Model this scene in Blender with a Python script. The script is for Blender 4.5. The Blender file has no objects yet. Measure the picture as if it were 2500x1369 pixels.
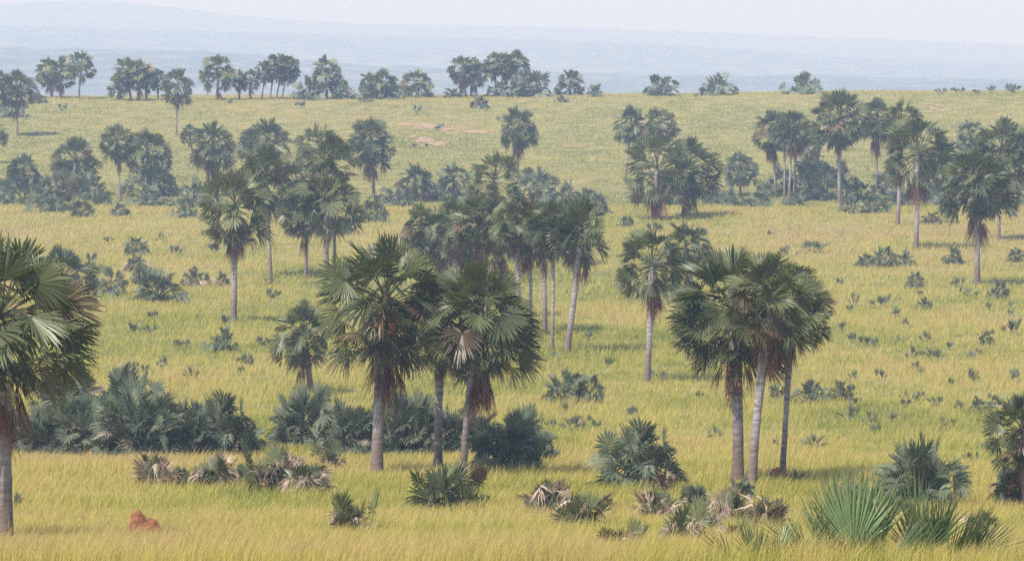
import bpy, math, random
import numpy as np
from mathutils import Vector, Matrix

random.seed(7)
rng = np.random.default_rng(11)
scene = bpy.context.scene
COL = scene.collection
FPX = 10000.0            # focal length in pixels of the 2500-pixel-wide photograph
YH = 100.0               # row of the true horizon
CAMZ = 20.0
PITCH = math.atan((684.5 - YH) / FPX)

# ------------------------------------------------------------------ terrain
def _hash(ix, iy, seed):
    n = (ix * 374761393 + iy * 668265263 + seed * 1274126177) & 0x7fffffff
    n = ((n ^ (n >> 13)) * 1103515245) & 0x7fffffff
    n = n ^ (n >> 16)
    return (n & 0xffff) / 65535.0

def vnoise(x, y, seed=0):
    x = np.asarray(x, float); y = np.asarray(y, float)
    x0 = np.floor(x); y0 = np.floor(y)
    fx = x - x0; fy = y - y0
    fx = fx * fx * (3 - 2 * fx); fy = fy * fy * (3 - 2 * fy)
    ix = x0.astype(np.int64) + 100000; iy = y0.astype(np.int64) + 100000
    a = _hash(ix, iy, seed); b = _hash(ix + 1, iy, seed)
    c = _hash(ix, iy + 1, seed); d = _hash(ix + 1, iy + 1, seed)
    return (a + (b - a) * fx) * (1 - fy) + (c + (d - c) * fx) * fy

def fbm(x, y, seed=0, octv=3):
    t = 0; amp = 0.5; s = 0
    for k in range(octv):
        t = t + amp * vnoise(np.asarray(x) * 2 ** k + 17 * k, np.asarray(y) * 2 ** k - 9 * k, seed + k)
        s += amp; amp *= 0.5
    return t / s - 0.5

_PD = np.array([-400, -60, 0, 45, 90, 125, 145, 160, 168, 180, 200, 230, 260, 295, 330, 370, 430, 445, 475, 500, 520, 550, 620, 690, 712, 760, 900, 1300, 2500, 20000], float)
_PZ = np.array([-3, -1.8, -1.7, -6.5, -11.4, -15.1, -16.1, -16.65, -17.45, -18.25, -18.9, -19.3, -19.6, -19.9, -19.8, -19.24, -18.2, -18.25, -19.8, -20.0, -19.4, -17.9, -14.1, -9.66, -9.3, -12.5, -27, -50, -75, -75], float)
# smooth table of the profile
_fd = np.concatenate([np.arange(-400, 1400, 2.0), np.arange(1400, 20001, 200.0)])
_fz = np.interp(_fd, _PD, _PZ)
_n1 = 900
_k = np.ones(7) / 7
_sm = np.convolve(np.pad(_fz[:_n1], 3, mode='edge'), _k, 'valid')
_fz[:_n1] = np.where(_fd[:_n1] < 1380, _sm, _fz[:_n1])

def H(x, y):
    x = np.asarray(x, float); y = np.asarray(y, float)
    z = np.interp(y, _fd, _fz)
    yy = np.maximum(y, 60.0)
    u = np.clip(x / yy / 0.125, -2, 2)
    ramp = np.clip((y - 450) / 250, 0, 1); ramp = ramp * ramp * (3 - 2 * ramp)
    off = np.where(u > 0, 11 * u, 5 * u)
    z = z + off * ramp * np.minimum(yy, 720) / FPX
    amp = np.clip((y - 50) / 60, 0, 1) * np.where(y > 2000, 6.0, 1.0)
    z = z + amp * (0.55 * fbm(x / 28.0, y / 34.0, 3, 3) + 0.16 * fbm(x / 5.0, y / 6.0, 5, 2))
    return z + CAMZ

cp, sp = math.cos(PITCH), math.sin(PITCH)
def project(x, y, z):
    dz = z - CAMZ
    fwd = y * cp - dz * sp
    up = y * sp + dz * cp
    return 1250 + FPX * x / fwd, 684.5 - FPX * up / fwd

_DS = np.arange(62, 706, 0.5)
def ground_at(px, py):
    """the point of the ground seen at a pixel of the photograph"""
    xs = (px - 1250) / FPX * _DS
    z = H(xs, _DS)
    _, yy = project(xs, _DS, z)
    i = int(np.argmin(np.abs(yy - py) + (np.abs(yy - py) < 0.6) * _DS * 1e-4))
    return xs[i], _DS[i], float(z[i])

# ------------------------------------------------------------------ helpers
def tag(o, label=None, cat=None, group=None, kind=None):
    if label: o['label'] = label
    if cat: o['category'] = cat
    if group: o['group'] = group
    if kind: o['kind'] = kind
    return o

def link(name, me, parent=None):
    o = bpy.data.objects.new(name, me); COL.objects.link(o)
    if parent is not None: o.parent = parent
    return o

def nodes_of(name):
    m = bpy.data.materials.new(name); m.use_nodes = True
    nt = m.node_tree; nt.nodes.clear()
    return m, nt, nt.nodes, nt.links

def ramp(n, stops):
    r = n.new('ShaderNodeValToRGB'); e = r.color_ramp.elements
    while len(e) < len(stops): e.new(0.5)
    for i, (p, c) in enumerate(stops):
        e[i].position = p; e[i].color = (*c, 1)
    return r

def mixc(n, l, fac, a, b, mode='MIX'):
    m = n.new('ShaderNodeMix'); m.data_type = 'RGBA'; m.blend_type = mode
    for sock, v in ((m.inputs[0], fac), (m.inputs[6], a), (m.inputs[7], b)):
        if hasattr(v, 'is_linked'): l.new(v, sock)
        elif isinstance(v, (int, float)): sock.default_value = v
        else: sock.default_value = (*v, 1)
    return m.outputs[2]

def leaf_material(name, dark, light, drya, dryb, transl, rough=0.45, spec=0.4):
    m, nt, n, l = nodes_of(name)
    out = n.new('ShaderNodeOutputMaterial'); p = n.new('ShaderNodeBsdfPrincipled')
    at = n.new('ShaderNodeAttribute'); at.attribute_name = 'tone'
    ad = n.new('ShaderNodeAttribute'); ad.attribute_name = 'dry'
    oi = n.new('ShaderNodeObjectInfo')
    add = n.new('ShaderNodeMath'); add.operation = 'MULTIPLY_ADD'
    l.new(oi.outputs['Random'], add.inputs[0]); add.inputs[1].default_value = 0.45; l.new(at.outputs['Fac'], add.inputs[2])
    green = mixc(n, l, add.outputs[0], dark, light)
    brown = mixc(n, l, at.outputs['Fac'], drya, dryb)
    c = mixc(n, l, ad.outputs['Fac'], green, brown)
    l.new(c, p.inputs['Base Color'])
    p.inputs['Roughness'].default_value = rough
    p.inputs['Specular IOR Level'].default_value = spec
    tr = n.new('ShaderNodeBsdfTranslucent')
    tc = mixc(n, l, 0.5, c, (0.20, 0.26, 0.03), 'MIX')
    tc2 = mixc(n, l, ad.outputs['Fac'], tc, c)
    l.new(tc2, tr.inputs['Color'])
    mx = n.new('ShaderNodeMixShader'); mx.inputs[0].default_value = transl
    l.new(p.outputs[0], mx.inputs[1]); l.new(tr.outputs[0], mx.inputs[2]); l.new(mx.outputs[0], out.inputs['Surface'])
    return m

M_LEAF = leaf_material('palm_leaf', (0.030, 0.043, 0.019), (0.150, 0.168, 0.070), (0.10, 0.045, 0.025), (0.30, 0.20, 0.12), 0.22, 0.42, 0.5)
M_BLUE = leaf_material('young_palm_leaf', (0.036, 0.052, 0.038), (0.155, 0.190, 0.120), (0.16, 0.10, 0.07), (0.42, 0.33, 0.25), 0.16, 0.5, 0.4)
M_DEAD = leaf_material('dead_palm_leaf', (0.10, 0.045, 0.028), (0.26, 0.15, 0.10), (0.12, 0.042, 0.028), (0.38, 0.20, 0.135), 0.1, 0.8, 0.15)
M_FAR = leaf_material('painted_sun_palm_leaf', (0.045, 0.062, 0.028), (0.21, 0.23, 0.10), (0.12, 0.06, 0.035), (0.36, 0.25, 0.15), 0.25, 0.5, 0.4)  # lighter palm leaf for far crowns, yellowish sun highlights painted into its colour
M_STRAW = leaf_material('bleached_palm_leaf', (0.2, 0.13, 0.09), (0.45, 0.35, 0.26), (0.14, 0.075, 0.055), (0.72, 0.56, 0.44), 0.1, 0.8, 0.15)
M_NEAR = leaf_material('broad_green_blade', (0.045, 0.078, 0.02), (0.22, 0.32, 0.13), (0.16, 0.10, 0.04), (0.40, 0.30, 0.15), 0.28, 0.38, 0.5)

def trunk_material(name='palm_bark', k=1.0):
    m, nt, n, l = nodes_of(name)
    out = n.new('ShaderNodeOutputMaterial'); p = n.new('ShaderNodeBsdfPrincipled')
    tc = n.new('ShaderNodeTexCoord')
    mp = n.new('ShaderNodeMapping'); mp.inputs['Scale'].default_value = (3, 3, 9)
    l.new(tc.outputs['Object'], mp.inputs[0])
    no = n.new('ShaderNodeTexNoise'); no.inputs['Scale'].default_value = 1.0; no.inputs['Detail'].default_value = 5
    l.new(mp.outputs[0], no.inputs['Vector'])
    r = ramp(n, [(0.3, (0.19 * k, 0.15 * k, 0.145 * k)), (0.5, (0.33 * k, 0.29 * k, 0.295 * k)), (0.72, (0.47 * k, 0.44 * k, 0.45 * k))])
    l.new(no.outputs['Fac'], r.inputs[0])
    no2 = n.new('ShaderNodeTexNoise'); no2.inputs['Scale'].default_value = 0.9
    l.new(tc.outputs['Object'], no2.inputs['Vector'])
    sx = n.new('ShaderNodeSeparateXYZ'); l.new(tc.outputs['Object'], sx.inputs[0])
    ma = n.new('ShaderNodeMath'); ma.operation = 'MULTIPLY_ADD'; ma.inputs[1].default_value = 2.4
    l.new(no2.outputs['Fac'], ma.inputs[0]); l.new(sx.outputs['Z'], ma.inputs[2])
    mr = n.new('ShaderNodeMapRange'); mr.inputs['From Min'].default_value = 1.6; mr.inputs['From Max'].default_value = 4.0
    mr.inputs['To Min'].default_value = 0.75; mr.inputs['To Max'].default_value = 0.0
    l.new(ma.outputs[0], mr.inputs['Value'])
    c = mixc(n, l, mr.outputs[0], r.outputs[0], (0.15, 0.085, 0.06))
    w = n.new('ShaderNodeTexWave'); w.bands_direction = 'Z'; w.inputs['Scale'].default_value = 1.3; w.inputs['Distortion'].default_value = 3; w.inputs['Detail'].default_value = 2
    l.new(tc.outputs['Object'], w.inputs['Vector'])
    c2 = mixc(n, l, 0.12, c, w.outputs['Color'], 'MULTIPLY')
    l.new(c2, p.inputs['Base Color']); p.inputs['Roughness'].default_value = 0.9
    b = n.new('ShaderNodeBump'); b.inputs['Strength'].default_value = 0.5; b.inputs['Distance'].default_value = 0.05
    l.new(no.outputs['Fac'], b.inputs['Height']); l.new(b.outputs[0], p.inputs['Normal'])
    l.new(p.outputs[0], out.inputs['Surface'])
    return m
M_BARK = trunk_material(); M_BARKD = trunk_material('dark_palm_bark', .72)

def simple_mat(name, stops, scale, rough=0.9, bump=0.3, spec=0.3, dist=0.05):
    m, nt, n, l = nodes_of(name)
    out = n.new('ShaderNodeOutputMaterial'); p = n.new('ShaderNodeBsdfPrincipled')
    tc = n.new('ShaderNodeNewGeometry')
    no = n.new('ShaderNodeTexNoise'); no.inputs['Scale'].default_value = scale; no.inputs['Detail'].default_value = 6
    l.new(tc.outputs['Position'], no.inputs['Vector'])
    r = ramp(n, stops); l.new(no.outputs['Fac'], r.inputs[0]); l.new(r.outputs[0], p.inputs['Base Color'])
    p.inputs['Roughness'].default_value = rough; p.inputs['Specular IOR Level'].default_value = spec
    b = n.new('ShaderNodeBump'); b.inputs['Strength'].default_value = bump; b.inputs['Distance'].default_value = dist
    l.new(no.outputs['Fac'], b.inputs['Height']); l.new(b.outputs[0], p.inputs['Normal'])
    l.new(p.outputs[0], out.inputs['Surface'])
    return m

M_GROUND = simple_mat('grassy_soil', [(0.3, (0.16, 0.15, 0.055)), (0.5, (0.24, 0.22, 0.085)), (0.7, (0.33, 0.27, 0.12))], 0.35)
M_SOIL = simple_mat('bare_pink_soil', [(0.3, (0.24, 0.19, 0.09)), (0.5, (0.37, 0.24, 0.155)), (0.7, (0.42, 0.31, 0.22))], 0.4)
M_MOUND = simple_mat('red_earth', [(0.3, (0.15, 0.058, 0.027)), (0.5, (0.27, 0.108, 0.05)), (0.72, (0.38, 0.18, 0.095))], 7.0, bump=0.9, dist=0.07)
M_HILL = simple_mat('wooded_hill', [(0.35, (0.02, 0.03, 0.02)), (0.5, (0.05, 0.06, 0.035)), (0.65, (0.15, 0.15, 0.08))], 0.02)
M_FRUIT = simple_mat('orange_fruit', [(0.3, (0.42, 0.10, 0.02)), (0.6, (0.65, 0.24, 0.04))], 9.0, rough=0.5)
M_DARKBUSH = leaf_material('shrub_leaf', (0.04, 0.05, 0.03), (0.11, 0.12, 0.07), (0.16, 0.1, 0.07), (0.4, 0.3, 0.2), 0.1)

# ------------------------------------------------------------------ fan palm fronds
class Buf:
    def __init__(s): s.v = []; s.f = []; s.tone = []; s.dry = []; s.n = 0
    def add(s, v, f, tone, dry):
        s.v.append(v); s.f.extend([tuple(int(i) + s.n for i in q) for q in f])
        s.tone.append(np.broadcast_to(tone, (len(v),)).astype(float)); s.dry.append(np.broadcast_to(dry, (len(v),)).astype(float)); s.n += len(v)
    def mesh(s, name, mat):
        v = np.concatenate(s.v)
        me = bpy.data.meshes.new(name); me.from_pydata(v.tolist(), [], s.f); me.update()
        for nm, arr in (('tone', s.tone), ('dry', s.dry)):
            a = me.attributes.new(nm, 'FLOAT', 'POINT'); a.data.foreach_set('value', np.clip(np.concatenate(arr), 0, 1.4).astype(np.float32))
        me.materials.append(mat)
        me['lo'] = [float(q) for q in v.min(0)]; me['hi'] = [float(q) for q in v.max(0)]
        return me

def unit(v): return v / (np.linalg.norm(v) + 1e-9)

def frond(B, base, az, el, Lp, R, nseg=24, spread=2.1, fold=0.35, droop=0.25, bend=0.3, sag=0.12, roll=0.0,
          dry=0.0, tip=0.0, tone=0.5, lod=1, join=0.5, ragged=0.06, pet=0.03, wind=0.0, pleat=0.5):
    d = np.array([math.cos(el) * math.cos(az), math.cos(el) * math.sin(az), math.sin(el)])
    side = np.array([-math.sin(az), math.cos(az), 0.0])
    g = np.array([wind, 0, -1.0])
    # petiole
    ts = np.linspace(0, 1, 4 if lod > 0 else 2)
    pts = [base + d * Lp * t + g * sag * Lp * t * t for t in ts]
    up = unit(np.cross(side, d))
    pv = []
    for i, c in enumerate(pts):
        w = pet * (1.3 - 0.6 * ts[i])
        pv += [c + side * w, c - side * w * .5 + up * w * .8, c - side * w * .5 - up * w * .8]
    pf = []
    for i in range(len(pts) - 1):
        a = i * 3
        for k in range(3): pf.append((a + k, a + (k + 1) % 3, a + 3 + (k + 1) % 3, a + 3 + k))
    B.add(np.array(pv), pf, tone * 0.6 + .25, min(1, dry + 0.15))
    dd = unit(pts[-1] - pts[-2])
    hub = pts[-1]
    nrm = unit(np.cross(side, dd))
    if nrm[2] < 0 and el > 0: nrm = -nrm
    # bend blade down away from the normal
    b = unit(dd * math.cos(bend) - nrm * math.sin(bend)); nn = unit(nrm * math.cos(bend) + dd * math.sin(bend))
    s = side * math.cos(roll) + nn * math.sin(roll); nn = unit(np.cross(s, b)); 
    if np.dot(nn, nrm) < 0: nn = -nn
    th = np.linspace(-spread, spread, nseg) + rng.normal(0, spread / nseg * .25, nseg)
    dth = 2 * spread / (nseg - 1)
    r = R * (1 - 0.28 * (th / max(spread, .01)) ** 2) * rng.uniform(1 - ragged * 2, 1 + ragged, nseg)
    ct, st = np.cos(th)[:, None], np.sin(th)[:, None]
    cf, sf = math.cos(fold), math.sin(fold)
    e = ct * b + st * cf * s + np.abs(st) * sf * nn
    e /= np.linalg.norm(e, axis=1)[:, None]
    t = -st * b + ct * cf * s + np.sign(st) * ct * sf * nn
    t = t - (t * e).sum(1)[:, None] * e; t /= np.linalg.norm(t, axis=1)[:, None] + 1e-9
    mm = np.cross(e, t)
    dro = droop * rng.uniform(.6, 1.5, nseg)[:, None]
    jit = rng.normal(0, 1, (nseg, 3)) * ragged * .8
    def row(rho, hw, ofs):
        c = hub + e * (r * rho)[:, None] + g * dro * R * rho ** 2.2 + jit * R * rho ** 3
        if lod == 0: return [c - t * hw[:, None], c + t * hw[:, None]]
        return [c - t * hw[:, None], c - mm * (hw * ofs)[:, None], c + t * hw[:, None]]
    hwj = join * r * dth / 2 * 1.02
    rows = [row(0.06, 0.06 * r * dth / 2, pleat)]
    if lod >= 2:
        rows += [row(join, hwj, pleat), row(join + (1 - join) * .55, hwj * .68, pleat * .8)]
        rh = [0.06, join, join + (1 - join) * .55]
    else:
        rows += [row(join * 1.1, hwj * (1.0 if lod else 1.05), pleat)]
        rh = [0.06, join * 1.1]
    tipc = hub + e * r[:, None] + g * dro * R + jit * R
    k = len(rows[0])
    per = k * len(rows) + 1
    V = np.empty((nseg, per, 3)); D = np.zeros((nseg, per))
    for i, rw in enumerate(rows):
        for j in range(k):
            V[:, i * k + j] = rw[j]; D[:, i * k + j] = dry + tip * (0.0 if rh[i] < .7 else .6)
    V[:, -1] = tipc; D[:, -1] = dry + tip
    F = []
    for q in range(nseg):
        o = q * per
        for i in range(len(rows) - 1):
            for j in range(k - 1):
                a = o + i * k + j; F.append((a, a + 1, a + k + 1, a + k))
        i = len(rows) - 1
        for j in range(k - 1):
            a = o + i * k + j; F.append((a, a + 1, o + per - 1))
    tn = tone + rng.normal(0, .06, (nseg, 1)) + np.zeros((1, per))
    B.add(V.reshape(-1, 3), F, tn.reshape(-1), np.clip(D, 0, 1).reshape(-1))

GA = 2.39996
def crown_mesh(name, lod, n=42, mat=None, low=-0.76, wind=0.0, tipdry=0.4, seed=0, sparse=1.0, gap=False):
    """adult crown, origin where the leaf stalks meet"""
    global rng
    rng = np.random.default_rng(500 + seed)
    B = Buf()
    for i in range(n):
        q = (i + .5) / n
        se = 0.995 + (low - 0.995) * q ** 0.92
        el = math.asin(max(-.95, min(.995, se + rng.normal(0, .05))))
        az = i * GA + rng.normal(0, .25)
        old = max(0, (q - .55) / .45)
        if gap and q > .3 and math.cos(az - 1.1) > .72: continue     # a lopsided crown with a bite out of one side
        Lp = rng.uniform(1.15, 1.75) * (0.85 + .25 * math.cos(el))
        R = rng.uniform(1.0, 1.35) * (1 - .1 * old)
        frond(B, np.array([0, 0, -0.1 - .75 * q + .0]) + rng.normal(0, .05, 3), az, el, Lp, R,
              nseg={2: 38, 1: 24, 0: 15}[lod], spread=rng.uniform(1.8, 2.35) * (1 - .3 * old),
              fold=rng.uniform(.1, .6) + .3 * old, droop=rng.uniform(.03, .14) + .28 * q, bend=rng.uniform(-.1, .4) + 1.0 * q,
              sag=.04 + .12 * q, roll=rng.normal(0, .65), dry=0.0 if rng.random() > .06 + .25 * old * old else rng.uniform(.3, .9),
              tip=tipdry * old * rng.uniform(.3, 1.6), tone=rng.uniform(.0, .7) + (0.45 if rng.random() < .2 else 0), lod=lod,
              join=rng.uniform(.58, .7), ragged=.04 + .06 * old, pet=.035, wind=wind)
    for i in range(0 if lod == 0 else 10):
        # old fronds hanging down round the top of the trunk
        frond(B, np.array([0, 0, -.65 - rng.uniform(0, .4)]), i * GA + rng.normal(0, .2), -rng.uniform(.7, 1.15), rng.uniform(.75, 1.15), rng.uniform(.95, 1.2),
              nseg={2: 34, 1: 20, 0: 12}[lod], spread=rng.uniform(1.1, 1.9), fold=rng.uniform(-.2, .5), droop=rng.uniform(.1, .35), bend=rng.uniform(-.3, .3), sag=.08, roll=rng.normal(0, .35),
              dry=0 if rng.random() > .3 else rng.uniform(.4, 1), tip=rng.uniform(.2, .8), tone=rng.uniform(.1, .9), lod=lod, join=.58, ragged=.09, pet=.035)
    # young spear leaves and the fibrous leaf bases
    for i in range(3):
        frond(B, np.zeros(3), i * 2.1, 1.45, .8, 1.5, nseg=10, spread=.16, fold=.3, droop=0, bend=0, sag=0, tone=.2, lod=min(lod, 1), join=.8)
    return B.mesh(name, mat or M_LEAF)

def skirt_mesh(name, lod, n=16, L=1.0, seed=0, one_side=False):
    global rng
    rng = np.random.default_rng(900 + seed)
    B = Buf()
    for i in range(n):
        az = i * GA + rng.normal(0, .3) if not one_side else rng.normal(3.4, .9)
        el = -rng.uniform(1.02, 1.42)
        frond(B, np.array([0, 0, -0.95 - rng.uniform(0, .9)]), az, el, rng.uniform(.75, 1.25) * L, rng.uniform(.95, 1.25),
              nseg={2: 26, 1: 16, 0: 10}[lod], spread=rng.uniform(.45, .9), fold=rng.uniform(.5, 1.2), droop=rng.uniform(.2, .5), bend=rng.uniform(-.1, .25),
              sag=.1, roll=rng.normal(0, .6), dry=rng.uniform(.75, 1.0), tone=rng.uniform(0.0, .8), lod=lod, join=.45, ragged=.14, pet=.03)
    return B.mesh(name, M_DEAD)

def bush_mesh(name, lod, n=22, mat=None, seed=0, flat=0.0, R=(.52, .74), elmin=.02, dryp=.05, stiff=1.0, Lp=(.65, 1.2), clump=.25):
    """trunkless young palm(s), origin on the ground"""
    global rng
    rng = np.random.default_rng(1300 + seed)
    B = Buf()
    for i in range(n):
        q = (i + .5) / n
        el = math.asin(min(.99, .98 + (math.sin(elmin) - .98) * q ** (.9 - .3 * flat))) + rng.normal(0, .07)
        az = i * GA + rng.normal(0, .35)
        c = np.array([rng.normal(0, clump), rng.normal(0, clump), 0.05 + .25 * (1 - q)])
        frond(B, c, az, el, rng.uniform(*Lp) * (.9 + .2 * q), rng.uniform(*R),
              nseg={2: 30, 1: 20, 0: 12}[lod], spread=rng.uniform(1.5, 2.2), fold=rng.uniform(.15, .6),
              droop=rng.uniform(.04, .2) + .18 * q * stiff, bend=rng.uniform(-.1, .6) + .45 * q * stiff, sag=.03 + .10 * q,
              roll=rng.normal(0, .6), dry=0 if rng.random() > dryp else rng.uniform(.5, 1), tip=.25 * rng.random(), tone=rng.uniform(.05, .85),
              lod=lod, join=rng.uniform(.55, .68), ragged=.06, pet=.028)
    return B.mesh(name, mat or M_BLUE)

def dry_mesh(name, lod, n=12, seed=0, R=(.7, 1.1)):
    """withered, curled, bleached fronds round the foot of a bush"""
    global rng
    rng = np.random.default_rng(1700 + seed)
    B = Buf()
    for i in range(n):
        az = i * GA + rng.normal(0, .4)
        c = np.array([rng.normal(0, .35), rng.normal(0, .3), rng.uniform(.05, .3)])
        frond(B, c, az, rng.uniform(-.1, 1.2), rng.uniform(.35, 1.0), rng.uniform(*R), nseg={2: 20, 1: 14, 0: 9}[lod],
              spread=rng.uniform(.5, 1.3), fold=rng.uniform(.5, 1.4), droop=rng.uniform(.25, .85), bend=rng.uniform(.1, 1.0), sag=.2, roll=rng.normal(0, .9),
              dry=rng.uniform(.75, 1), tone=rng.uniform(.1, 1.2), lod=lod, join=.35, ragged=.2, pet=.03)
    return B.mesh(name, M_STRAW)

def scrub_mesh(name, lod, n=7, seed=0, mat=None):
    global rng
    rng = np.random.default_rng(2100 + seed)
    B = Buf()
    for i in range(n):
        az = i * GA + rng.normal(0, .5); el = rng.uniform(.45, 1.4)
        c = np.array([rng.normal(0, .2), rng.normal(0, .2), 0.0])
        frond(B, c, az, el, rng.uniform(.3, .6), rng.uniform(.55, .85), nseg={2: 20, 1: 14, 0: 9}[lod], spread=rng.uniform(.6, 1.3), fold=rng.uniform(.2, .8),
              droop=rng.uniform(.0, .12), bend=rng.uniform(-.2, .35), sag=.03, roll=rng.normal(0, .7), dry=0 if rng.random() > .16 else rng.uniform(.5, 1),
              tip=.3 * rng.random(), tone=rng.uniform(.05, .9), lod=lod, join=.55, ragged=.08, pet=.02)
    return B.mesh(name, mat or M_BLUE)

HI = [crown_mesh('crown_full_%d' % i, 2, n=50 + (i % 3) * 4, seed=i, wind=0.12, low=-.78 + .05 * (i % 2)) for i in range(7)]
MID = [crown_mesh('crown_medium_%d' % i, 1, n=40 + (i * 7) % 20, seed=20 + i, low=-.88 + .05 * ((i * 3) % 7), gap=i % 3 == 1, tipdry=.3 + .12 * (i % 4)) for i in range(10)]
MIDB = [crown_mesh('crown_sparse_%d' % i, 1, n=42, seed=40 + i, mat=M_BLUE, low=-.7) for i in range(3)]
LO = [crown_mesh('crown_far_%d' % i, 0, n=46, seed=60 + i, low=-.92, mat=M_FAR) for i in range(6)]
SK = {2: [skirt_mesh('skirt_full_%d' % i, 2, 20, seed=i) for i in range(3)], 1: [skirt_mesh('skirt_medium_%d' % i, 1, 15, seed=10 + i) for i in range(4)], 0: [skirt_mesh('skirt_far_%d' % i, 0, 11, seed=20 + i) for i in range(3)]}
SKF = {2: [skirt_mesh('skirt_few_%d' % i, 2, 7, seed=30 + i) for i in range(2)], 1: [skirt_mesh('skirt_few_m_%d' % i, 1, 6, seed=34 + i) for i in range(3)], 0: [skirt_mesh('skirt_few_f_%d' % i, 0, 5, seed=38 + i) for i in range(2)]}
BUSH = {2: [bush_mesh('bush_full_%d' % i, 2, 78 + 4 * i, seed=i) for i in range(4)],
        1: [bush_mesh('bush_medium_%d' % i, 1, 36, seed=10 + i) for i in range(4)],
        0: [bush_mesh('bush_far_%d' % i, 0, 38, seed=20 + i) for i in range(4)]}
GDRY = {2: [bush_mesh('withering_bush_%d' % i, 2, 22, seed=40 + i, mat=M_LEAF, elmin=.15, stiff=.8, Lp=(.25, .7), R=(.7, 1.0), clump=.5, dryp=.3) for i in range(3)],
         1: [bush_mesh('withering_bush_m_%d' % i, 1, 14, seed=44 + i, mat=M_LEAF, elmin=.2, stiff=.8, Lp=(.25, .7), R=(.7, 1.0), clump=.5, dryp=.3) for i in range(2)]}
GBUSH = {2: [bush_mesh('green_bush_%d' % i, 2, 20, seed=30 + i, mat=M_LEAF, elmin=.3, stiff=.6, Lp=(.3, .7), R=(.8, 1.1), clump=.45) for i in range(3)],
         1: [bush_mesh('green_bush_m_%d' % i, 1, 14, seed=34 + i, mat=M_LEAF, elmin=.3, stiff=.6, Lp=(.3, .7), R=(.8, 1.1), clump=.4) for i in range(2)]}
DRY = {2: [dry_mesh('dry_full_%d' % i, 2, 30, seed=i) for i in range(4)], 1: [dry_mesh('dry_medium_%d' % i, 1, 10, seed=10 + i) for i in range(3)], 0: [dry_mesh('dry_far_0', 0, 7, seed=20)]}
SCRUB = {1: [scrub_mesh('scrub_%d' % i, 1, 6 + i, seed=i) for i in range(5)], 0: [scrub_mesh('scrub_far_%d' % i, 0, 6 + i, seed=10 + i) for i in range(4)]}

def trunk_mesh(name, Hh, rad, bend, seed, lean_vec, dark=False):
    """lean_vec: where the top stands from the base (x, y, z)"""
    r_ = np.random.default_rng(3000 + seed)
    rings, segs = max(10, int(Hh / .35)), 14
    v = []; f = []
    bd = np.array([r_.normal(0, 1), r_.normal(0, .6), 0]); bd /= np.linalg.norm(bd)
    for i in range(rings + 1):
        t = i / rings
        c = np.array(lean_vec) * np.array([t ** 1.25, t ** 1.25, t]) + bd * bend * math.sin(math.pi * t)
        rr = rad * (0.92 - .12 * min(1, t / .35) + .26 * math.exp(-((t - .72) / .16) ** 2) + .35 * math.exp(-t * Hh / .35)) * (1 + r_.normal(0, .018))
        if t > .93: rr *= 1 - (t - .93) * 3
        if i == 0: c = c - np.array([0, 0, .35])
        for k in range(segs):
            a = 2 * math.pi * k / segs
            q = rr * (1 + .05 * math.sin(3 * a + t * 7) + r_.normal(0, .02))
            v.append((c[0] + q * math.cos(a), c[1] + q * math.sin(a), c[2]))
    for i in range(rings):
        for k in range(segs):
            a = i * segs + k; b = i * segs + (k + 1) % segs
            f.append((a, b, b + segs, a + segs))
    f.append(tuple(range(rings * segs, rings * segs + segs)))
    me = bpy.data.meshes.new(name); me.from_pydata(v, [], f); me.update()
    me.polygons.foreach_set('use_smooth', [True] * len(me.polygons)); me.materials.append(M_BARKD if dark else M_BARK)
    return me

def fruit_mesh(seed):
    import bmesh
    r_ = random.Random(seed)
    bm = bmesh.new()
    for s in range(5):
        a = -2.6 + s * .62 + r_.uniform(-.1, .1)
        cx, cy, cz = .62 * math.cos(a), .62 * math.sin(a), -.95 - r_.uniform(0, .35)
        for k in range(6):
            x = cx + r_.uniform(-.14, .14); y = cy + r_.uniform(-.14, .14); z = cz + r_.uniform(-.22, .22)
            g = bmesh.ops.create_icosphere(bm, subdivisions=2, radius=r_.uniform(.075, .105))
            for vv in g['verts']: vv.co = Vector((x + vv.co.x, y + vv.co.y, z + vv.co.z * 1.1))
        # the stalk of the bunch
        p0 = Vector((0, 0, -.3)); p1 = Vector((cx, cy, cz))
        g = bmesh.ops.create_cone(bm, segments=6, radius1=.035, radius2=.03, depth=(p1 - p0).length, cap_ends=True)
        q = (p1 - p0).to_track_quat('Z', 'Y').to_matrix().to_4x4(); q.translation = (p0 + p1) / 2
        for vv in g['verts']: vv.co = q @ vv.co
    me = bpy.data.meshes.new('fruit'); bm.to_mesh(me); bm.free(); me.materials.append(M_FRUIT)
    return me

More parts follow.
